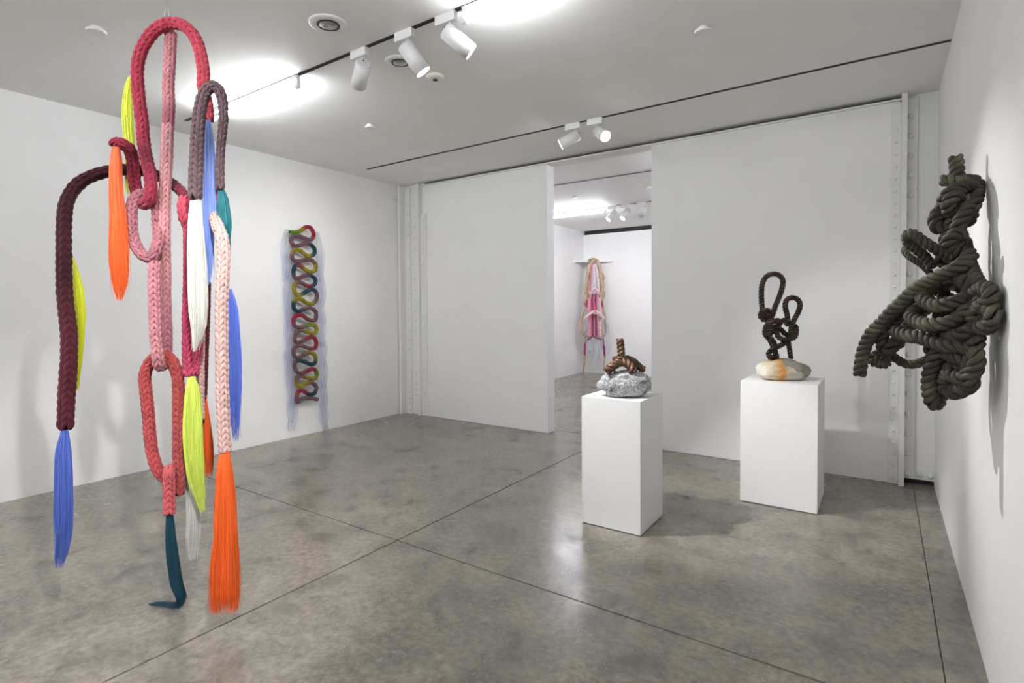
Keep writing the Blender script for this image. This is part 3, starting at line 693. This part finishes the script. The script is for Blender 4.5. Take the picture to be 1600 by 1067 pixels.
cord([(336, 296, .0), (339, 308, -.02), (338, 322, .0), (336, 336, -.03), (340, 352, -.10), (347, 372, -.15), (349.5, 404, -.17), (348, 438, -.18), (346.5, 472, -.18), (346.5, 522, -.18), (347, 573, -.18), (348, 623, -.18), (350, 677, -.18), (352, 705, -.18)],
     .0310, [(0, (.60, .08, .12)), (.08, (.60, .08, .12)), (.11, (.74, .42, .40)), (.2, LPINK), (1, LPINK)])
cord([(314, 500, .12), (313.5, 535, .12), (313, 570, .12), (313, 620, .12), (313.5, 655, .12)], .022, (.66, .42, .38))
cord([(323, 440, .16), (322, 480, .16), (320.5, 520, .16), (319, 560, .16), (317.5, 600, .16), (316, 640, .16), (316, 668, .16)], .023, (.09, .009, .018))

def lock(pts, dd, col, n=260, **kw):
    """pts: (pixel u, pixel v, half width in pixels[, extra depth])"""
    P = [hp(p[0], p[1], dd+(p[3] if len(p) > 3 else 0)) for p in pts]
    return hair('hair_tassel', P, [p[2]*PX for p in pts], col, hs, n, **kw)
YEL, ORG, BLU, LBL, TEAL, WHT = (.72, .80, .05), (.92, .14, .018), (.085, .15, .56), (.25, .37, .85), (.004, .12, .17), (.80, .80, .74)
tg = [
 lock([(204, 121, 3), (201, 140, 7), (199, 165, 8), (200, 195, 8), (202, 222, 7), (203, 245, 6), (202, 275, 5), (200, 305, 3)], .10, YEL, 220, wild=.006),
 lock([(181, 230, 5), (181, 250, 8.5), (181, 275, 9), (182, 305, 10), (184, 337, 11.5), (185, 370, 13), (186, 405, 14), (187, 430, 13), (187, 452, 9), (187, 470, 4)], -.09, ORG, 340, tip=.12),
 lock([(325, 188, 3), (325.5, 205, 6), (326, 236, 8.5), (326, 287, 9.5), (327, 337, 9.5), (326, 370, 8), (326, 400, 6), (327, 422, 4), (325, 446, 1.5)], -.05, LBL, 260, tip=.2),
 lock([(305, 314, 7), (305, 330, 9), (305.5, 354, 10.5), (307, 390, 12), (308, 421, 13), (309.5, 455, 13.5), (310, 489, 13), (310, 512, 10.5), (306, 535, 5), (303, 550, 1.5)], -.13, WHT, 300, tip=.12),
 lock([(345, 296, 4), (348, 312, 8), (350, 337, 9.5), (352, 355, 9), (354, 375, 6), (356, 395, 3), (357, 410, 1.5)], -.07, (.0, .16, .20), 220, tip=.3),
 lock([(358, 452, 3), (361, 470, 7), (363, 489, 9), (364, 522, 11), (365.5, 556, 11), (367, 607, 9.5), (367, 657, 7.5), (369, 691, 4)], -.10, (.11, .19, .70), 260, tip=.3, wild=.004),
 lock([(111, 402, 3), (117, 430, 7), (121, 455, 8.5), (124, 489, 8.5), (124, 522, 7), (123, 556, 5), (121, 590, 3), (120, 612, 1.5)], -.06, (.55, .58, .015), 220),
 lock([(101, 672, 4.5), (100, 690, 8), (99, 707, 10.5), (99, 741, 12), (99, 780, 13), (99, 809, 13), (98, 842, 11), (94, 868, 8), (91, 888, 4)], -.13, BLU, 320, tip=.22, wild=.004),
 lock([(299, 588, 4), (300, 600, 8), (301, 615, 11), (301, 657, 13.5), (301.5, 680, 14), (303, 707, 14), (306, 741, 12), (311, 768, 9), (316, 802, 3)], -.02, (.70, .84, .13), 320, tip=.25, wild=.004),
 lock([(299, 640, 5), (298, 690, 8), (299, 740, 9), (300, 775, 10), (302, 809, 11), (302, 842, 10.5), (301, 876, 6)], .05, (.72, .72, .70), 260, tip=.3, wild=.005),
 lock([(352, 704, 5), (351, 724, 9), (352, 775, 13.5), (352, 842, 17), (352, 893, 20.5), (351.5, 930, 21), (351, 957, 20)], -.19, ORG, 460, tip=.05),
 lock([(317, 600, 1.5), (320, 630, 4), (323, 660, 6), (325, 690, 7.5), (326, 715, 8), (325.5, 745, 7)], .16, (.85, .13, .02), 200, tip=.12),
]
fl = [on_z(u, v, .02) for u, v in ((277, 946), (256, 944), (230, 944))]
tp = [hp(265, 803, -.06), hp(266, 822, -.05), hp(267, 842, -.04), hp(271, 880, -.02), hp(276, 912, .0), on_z(284, 936, .045)] + fl
tg.append(hair('hair_tassel', tp, [p*PX for p in (5, 7, 8, 9.5, 9.5, 7, 5, 3.8, 2)], (.003, .052, .095), hs, 240, tip=.12, flat=.45))
for o, l in zip(tg, ('yellow green hair tassel', 'orange hair tassel', 'periwinkle blue hair tassel', 'white hair tassel', 'teal hair tassel', 'bright blue hair tassel', 'olive yellow hair tassel',
                     'deep blue hair tassel', 'lime yellow hair tassel', 'grey white hair tassel', 'long orange hair tassel', 'small orange hair tassel', 'dark teal hair tassel trailing on the floor')):
    o['label'] = l
for name, l in (('braided_cord', 'crimson braided cord'), ('braided_cord.001', 'pink braided cord'), ('braided_cord.002', 'dusty pink braided ring'), ('braided_cord.003', 'coral braided loop'), ('braided_cord.005', 'dark burgundy braided arch'),
                ('braided_cord.008', 'mauve braided loop'), ('braided_cord.009', 'pale pink braided cord')):
    if name in bpy.data.objects: bpy.data.objects[name]['label'] = l
a = hp(261, 30); b = Vector((a[0], a[1], H))
cyl('hanging_wire', (a[0], a[1], a[2]+.045), b, .0018, M_CHROME, hs, None, 6)
bm = bmesh.new()
for k in range(14):
    t0, t1 = k/14*2*math.pi, (k+1)/14*2*math.pi
    f = lambda t: (a[0]+RT[0]*.012*math.cos(t), a[1]+RT[1]*.012*math.cos(t), a[2]+.022+.03*math.sin(t))
    add_cyl(bm, f(t0), f(t1), .0025, None, 6)
bm_obj('wire_hook', bm, M_CHROME, hs)
cyl('ceiling_eye', (a[0], a[1], H-.02), (a[0], a[1], H), .008, M_CHROME, hs, None, 10)

# ================================================================ SERPENTINE WALL HANGING (left wall)
wh = empty('wall_hanging', (XL, 4.03, 0), 'serpentine multicoloured braided cord with pale tulle edges on the left wall', 'sculpture')
A7 = [(145,150),(200,155),(260,140),(310,103),(355,97),(392,140),(398,190),(365,232),(300,212),(235,190),(182,198),(165,240),(195,290),(260,285),(320,265),(370,280),(410,330),(402,382),(350,402),(300,375),(250,338),(200,345),(175,390),(190,440),(250,455),(320,440),(380,445),(422,490),(415,545),(370,565),(310,540),(260,500),(210,500),(190,560),(202,620),(250,628),(310,602),(370,602),(418,645),(405,698),(350,715),(290,690),(240,670),(197,700),(202,770),(240,808),(290,790),(340,760),(400,750),(433,795),(425,860),(380,900),(320,885),(270,850),(220,850),(190,890),(202,958),(250,972),(310,952),(370,942),(422,980)]
A8 = [(340,25),(330,55),(280,52),(230,18),(185,12),(152,45),(162,100),(210,115),(270,95),(325,97),(345,135),(318,165),(260,150),(210,140),(168,175),(168,232),(210,235),(270,203),(318,197),(342,240),(328,288),(270,285),(210,265),(163,282),(155,340),(190,368),(240,342),(290,322),(332,350),(335,405),(300,422),(250,405),(200,390),(163,412),(170,470),(210,498),(260,480),(315,460),(346,490),(335,538),(280,538),(220,520),(182,530),(182,590),(210,605),(250,582),(305,575),(342,610),(326,662),(280,672),(235,645),(195,645),(180,690),(185,735),(230,707),(290,702),(352,715)]
m_, y_, r_, t_, g_, b_ = (.14, .072, .088), (.25, .20, .010), (.25, .016, .036), (.008, .042, .065), (.09, .19, .015), (.15, .065, .05)
code = 'ggyrrrrmmmmmmmmtttyyyymmmmmyyyyrttmmmtttrmmyyytttmmyyyytttmmmmm' + 'mrrrmmgyyyymmmmrrrrmmmmmmyyttttmmmrrgyymmyyymmttrrmmmmbbbbb'
pal = {'m': m_, 'y': y_, 'r': r_, 't': t_, 'g': g_, 'b': b_}
pts = [on_x(430+x/6.667, 340+y/6.667, XL+.085) for x, y in A7]+[on_x(430+x/5.333, 490+y/5.333, XL+.085) for x, y in A8]
code = (code+'b'*40)[:len(pts)]
cl = [(i/(len(pts)-1), pal[c]) for i, c in enumerate(code)]
knit('braided_cord', pts, .0255, cl, wh, 4, row=.024, leg=.0082, up0=(1, 0, 0), sides=5, rings=4)
def tulle_strip(parent, top, bot, width, x0, seed, name='tulle_strip', u0=0.0, nx=9, nz=26, axis=(0, 1, 0), nrm=(1, 0, 0), amp=.022):
    r = random.Random(seed); V = []; Fc = []; top = np.array(top); bot = np.array(bot); axis = np.array(axis, float); nrm = np.array(nrm, float)
    ph = [r.uniform(0, 6) for _ in range(6)]
    for i in range(nz):
        t = i/(nz-1)
        wd = width*(.30+.85*math.sin(math.pi*min(1, t*.75+.12))+.10*math.sin(9*t+ph[0]))
        for j in range(nx):
            s = j/(nx-1)-.5
            p = top*(1-t)+bot*t+axis*(s*wd+.012*math.sin(7*t+ph[1]))
            d = amp*(math.sin(s*13+ph[2]+2*t)+.6*math.sin(s*23+ph[3]+5*t))*(.3+.7*t)
            V.append(tuple(p+nrm*(x0+amp*1.4+d+.02*t)))
    for i in range(nz-1):
        for j in range(nx-1): Fc.append((i*nx+j, i*nx+j+1, (i+1)*nx+j+1, (i+1)*nx+j))
    me = bpy.data.meshes.new(name); me.from_pydata(V, [], Fc); me.polygons.foreach_set('use_smooth', [True]*len(Fc))
    return link(name, me, M_TULLE, parent)
for k in range(9):
    v0 = 358+k*33; v1 = v0+78 if k < 8 else 672
    u = 444+k*1.2; tulle_strip(wh, on_x(u+3, v0, XL+.006), on_x(u+.5, min(v1, 674), XL+.006), .115, .0, 10+k, amp=.012)
    u = 500+k*.8; tulle_strip(wh, on_x(u-5, v0+4, XL+.006), on_x(u, min(v1+4, 672), XL+.006), .105, .0, 40+k, amp=.012)

# ================================================================ FAR ROOM: CORNER SHELF AND FIBRE FIGURE
DF = 11.35
sh = empty('corner_shelf', (XL+.1, YFAR-.1, 2.5), 'white triangular shelf high in the corner of the far room', 'shelf')
zS = 2.50
a = on_y(959.5, 409, YFAR-.001); b = on_x(895, 409, XL+.001); zS = (a[2]+b[2])/2
bm = bmesh.new()
lo = [bm.verts.new(p) for p in ((XL, YFAR, zS), (XL, b[1], zS), (a[0], YFAR, zS))]
hi = [bm.verts.new((v.co.x, v.co.y, v.co.z+.03)) for v in lo]
bm.faces.new(lo); bm.faces.new(hi[::-1])
for i in range(3): bm.faces.new((lo[i], hi[i], hi[(i+1) % 3], lo[(i+1) % 3]))
bmesh.ops.recalc_face_normals(bm, faces=bm.faces); bm_obj('shelf_board', bm, M_WALL, sh)
bm = bmesh.new(); add_box(bm, (XL, b[1]+.02, zS-.03), (XL+.02, YFAR, zS)); bm_obj('shelf_cleat', bm, M_WALL, sh)

mid = (np.array([XL, b[1]])+np.array([a[0], YFAR]))/2
ff = empty('fibre_hanging', (mid[0]+.1, mid[1]-.1, 0), 'beige cord and pink magenta fibre figure hanging below the corner shelf in the far room', 'sculpture')
DF = float(np.dot(np.array([mid[0], mid[1], 1.5])-CAM, FW))-.21
def fp(X, Y, dd=0): return at_depth(890+X/5.08, 390+Y/5.08, DF+dd)
pxf = DF/F/5.08
BEI, MAG, PPK, RPK = (.52, .40, .27), (.36, .03, .13), (.74, .47, .50), (.55, .17, .24)
def cords(name, guides, n, spread, col, r, parent=ff):
    sp = Soup(); th = np.linspace(0, 2*np.pi, 5, endpoint=False)
    for i in range(n):
        P = [fp(x+random.gauss(0, spread*(.4+.6*k/len(guides))), y+random.uniform(-6, 6), d+random.uniform(-.06, .06)) for k, (x, y, d) in enumerate(guides)]
        Q, S, _ = resample(P, .05); T, A, B = frames(Q, FW)
        G = Q[:, None]+r*random.uniform(.7, 1.2)*(np.cos(th)[None, :, None]*A[:, None]+np.sin(th)[None, :, None]*B[:, None])
        sp.grid(G, np.array(col)*random.uniform(.7, 1.25))
    return sp.build(name, M_YARN, parent)
cords('cord_mane', [(185, 82, .02), (160, 140, 0), (140, 220, 0), (132, 300, 0), (138, 370, .02), (130, 430, .03)], 46, 12, BEI, .011)
cords('cord_mane', [(205, 82, .02), (235, 140, 0), (252, 220, 0), (258, 290, 0), (255, 350, .02), (250, 420, .03)], 46, 11, BEI, .011)
cords('cord_mane', [(152, 84, .02), (180, 74, .03), (200, 75, .02), (225, 85, .02)], 24, 5, BEI, .011)
cords('cord_arm', [(128, 440, .03), (100, 520, .0), (90, 600, 0), (105, 660, 0), (130, 690, 0)], 22, 7, BEI, .012)
cords('cord_arm', [(262, 440, .03), (278, 520, .02), (288, 600, .02), (280, 680, .02)], 16, 6, BEI, .012)
cords('cord_leg', [(128, 640, 0), (126, 690, 0), (124, 735, 0)], 10, 4, BEI, .012)
cords('cord_leg', [(118, 845, 0), (116, 900, 0), (110, 985, 0)], 14, 5, BEI, .012)
cords('cord_leg', [(278, 845, 0), (275, 900, 0), (272, 960, 0)], 14, 4, BEI, .012)
def fk(pts, wpx, col, columns=4):
    r = wpx*pxf/2; return knit('braided_cord', [fp(*p) for p in pts], r*.86, col, ff, columns, row=r*.95, leg=r*.36, sides=5, rings=4)
fk([(180, 110, -.12), (172, 170, -.12), (168, 240, -.12), (163, 330, -.12)], 17, RPK)
fk([(205, 110, -.12), (216, 170, -.12), (224, 240, -.12), (236, 330, -.12)], 17, (.78, .60, .60))
fk([(192, 120, -.08), (194, 200, -.08), (197, 300, -.08)], 30, (.66, .60, .68))
fk([(158, 355, -.14), (178, 325, -.18), (196, 308, -.2), (216, 325, -.18), (238, 362, -.14)], 22, PPK)
fk([(184, 350, -.12), (180, 420, -.12), (182, 500, -.12), (185, 690, -.12)], 22, MAG)
fk([(208, 350, -.12), (206, 420, -.12), (208, 500, -.12), (212, 690, -.12)], 24, MAG)
fk([(195, 420, -.15), (196, 480, -.15), (197, 540, -.15)], 16, RPK)
fk([(160, 380, -.1), (156, 460, -.1), (158, 560, -.1), (160, 690, -.1)], 34, (.68, .30, .36))
fk([(236, 380, -.1), (240, 460, -.1), (240, 560, -.1), (240, 690, -.1)], 34, (.74, .46, .48))
fk([(144, 400, -.08), (136, 430, -.08), (146, 460, -.1)], 18, MAG); fk([(248, 405, -.08), (258, 432, -.08), (246, 455, -.1)], 18, MAG)
fk([(118, 548, -.22), (150, 520, -.24), (200, 482, -.26)], 22, (.80, .60, .58)); fk([(205, 482, -.26), (245, 515, -.24), (282, 550, -.22)], 22, (.80, .60, .58))
fk([(180, 500, -.25), (200, 508, -.26), (225, 505, -.25)], 16, PPK)
fk([(140, 720, -.1), (165, 700, -.12), (188, 690, -.12), (210, 700, -.14), (250, 712, -.1)], 12, (.14, .015, .05))
fk([(123, 738, 0), (121, 790, 0), (119, 842, 0)], 20, MAG); fk([(262, 705, 0), (272, 760, 0), (278, 842, 0)], 22, (.30, .04, .17))
def ft(X0, Y0, X1, Y1, wpx, seed): tulle_strip(ff, fp(X0, Y0, -.05), fp(X1, Y1, -.05), wpx*pxf, 0, seed, axis=RT, nrm=-FW, amp=.02)
ft(122, 545, 122, 675, 34, 71); ft(285, 545, 288, 670, 34, 72); ft(160, 690, 170, 815, 40, 73); ft(215, 690, 205, 940, 30, 74); ft(285, 690, 300, 840, 30, 75); ft(240, 690, 245, 800, 40, 76)
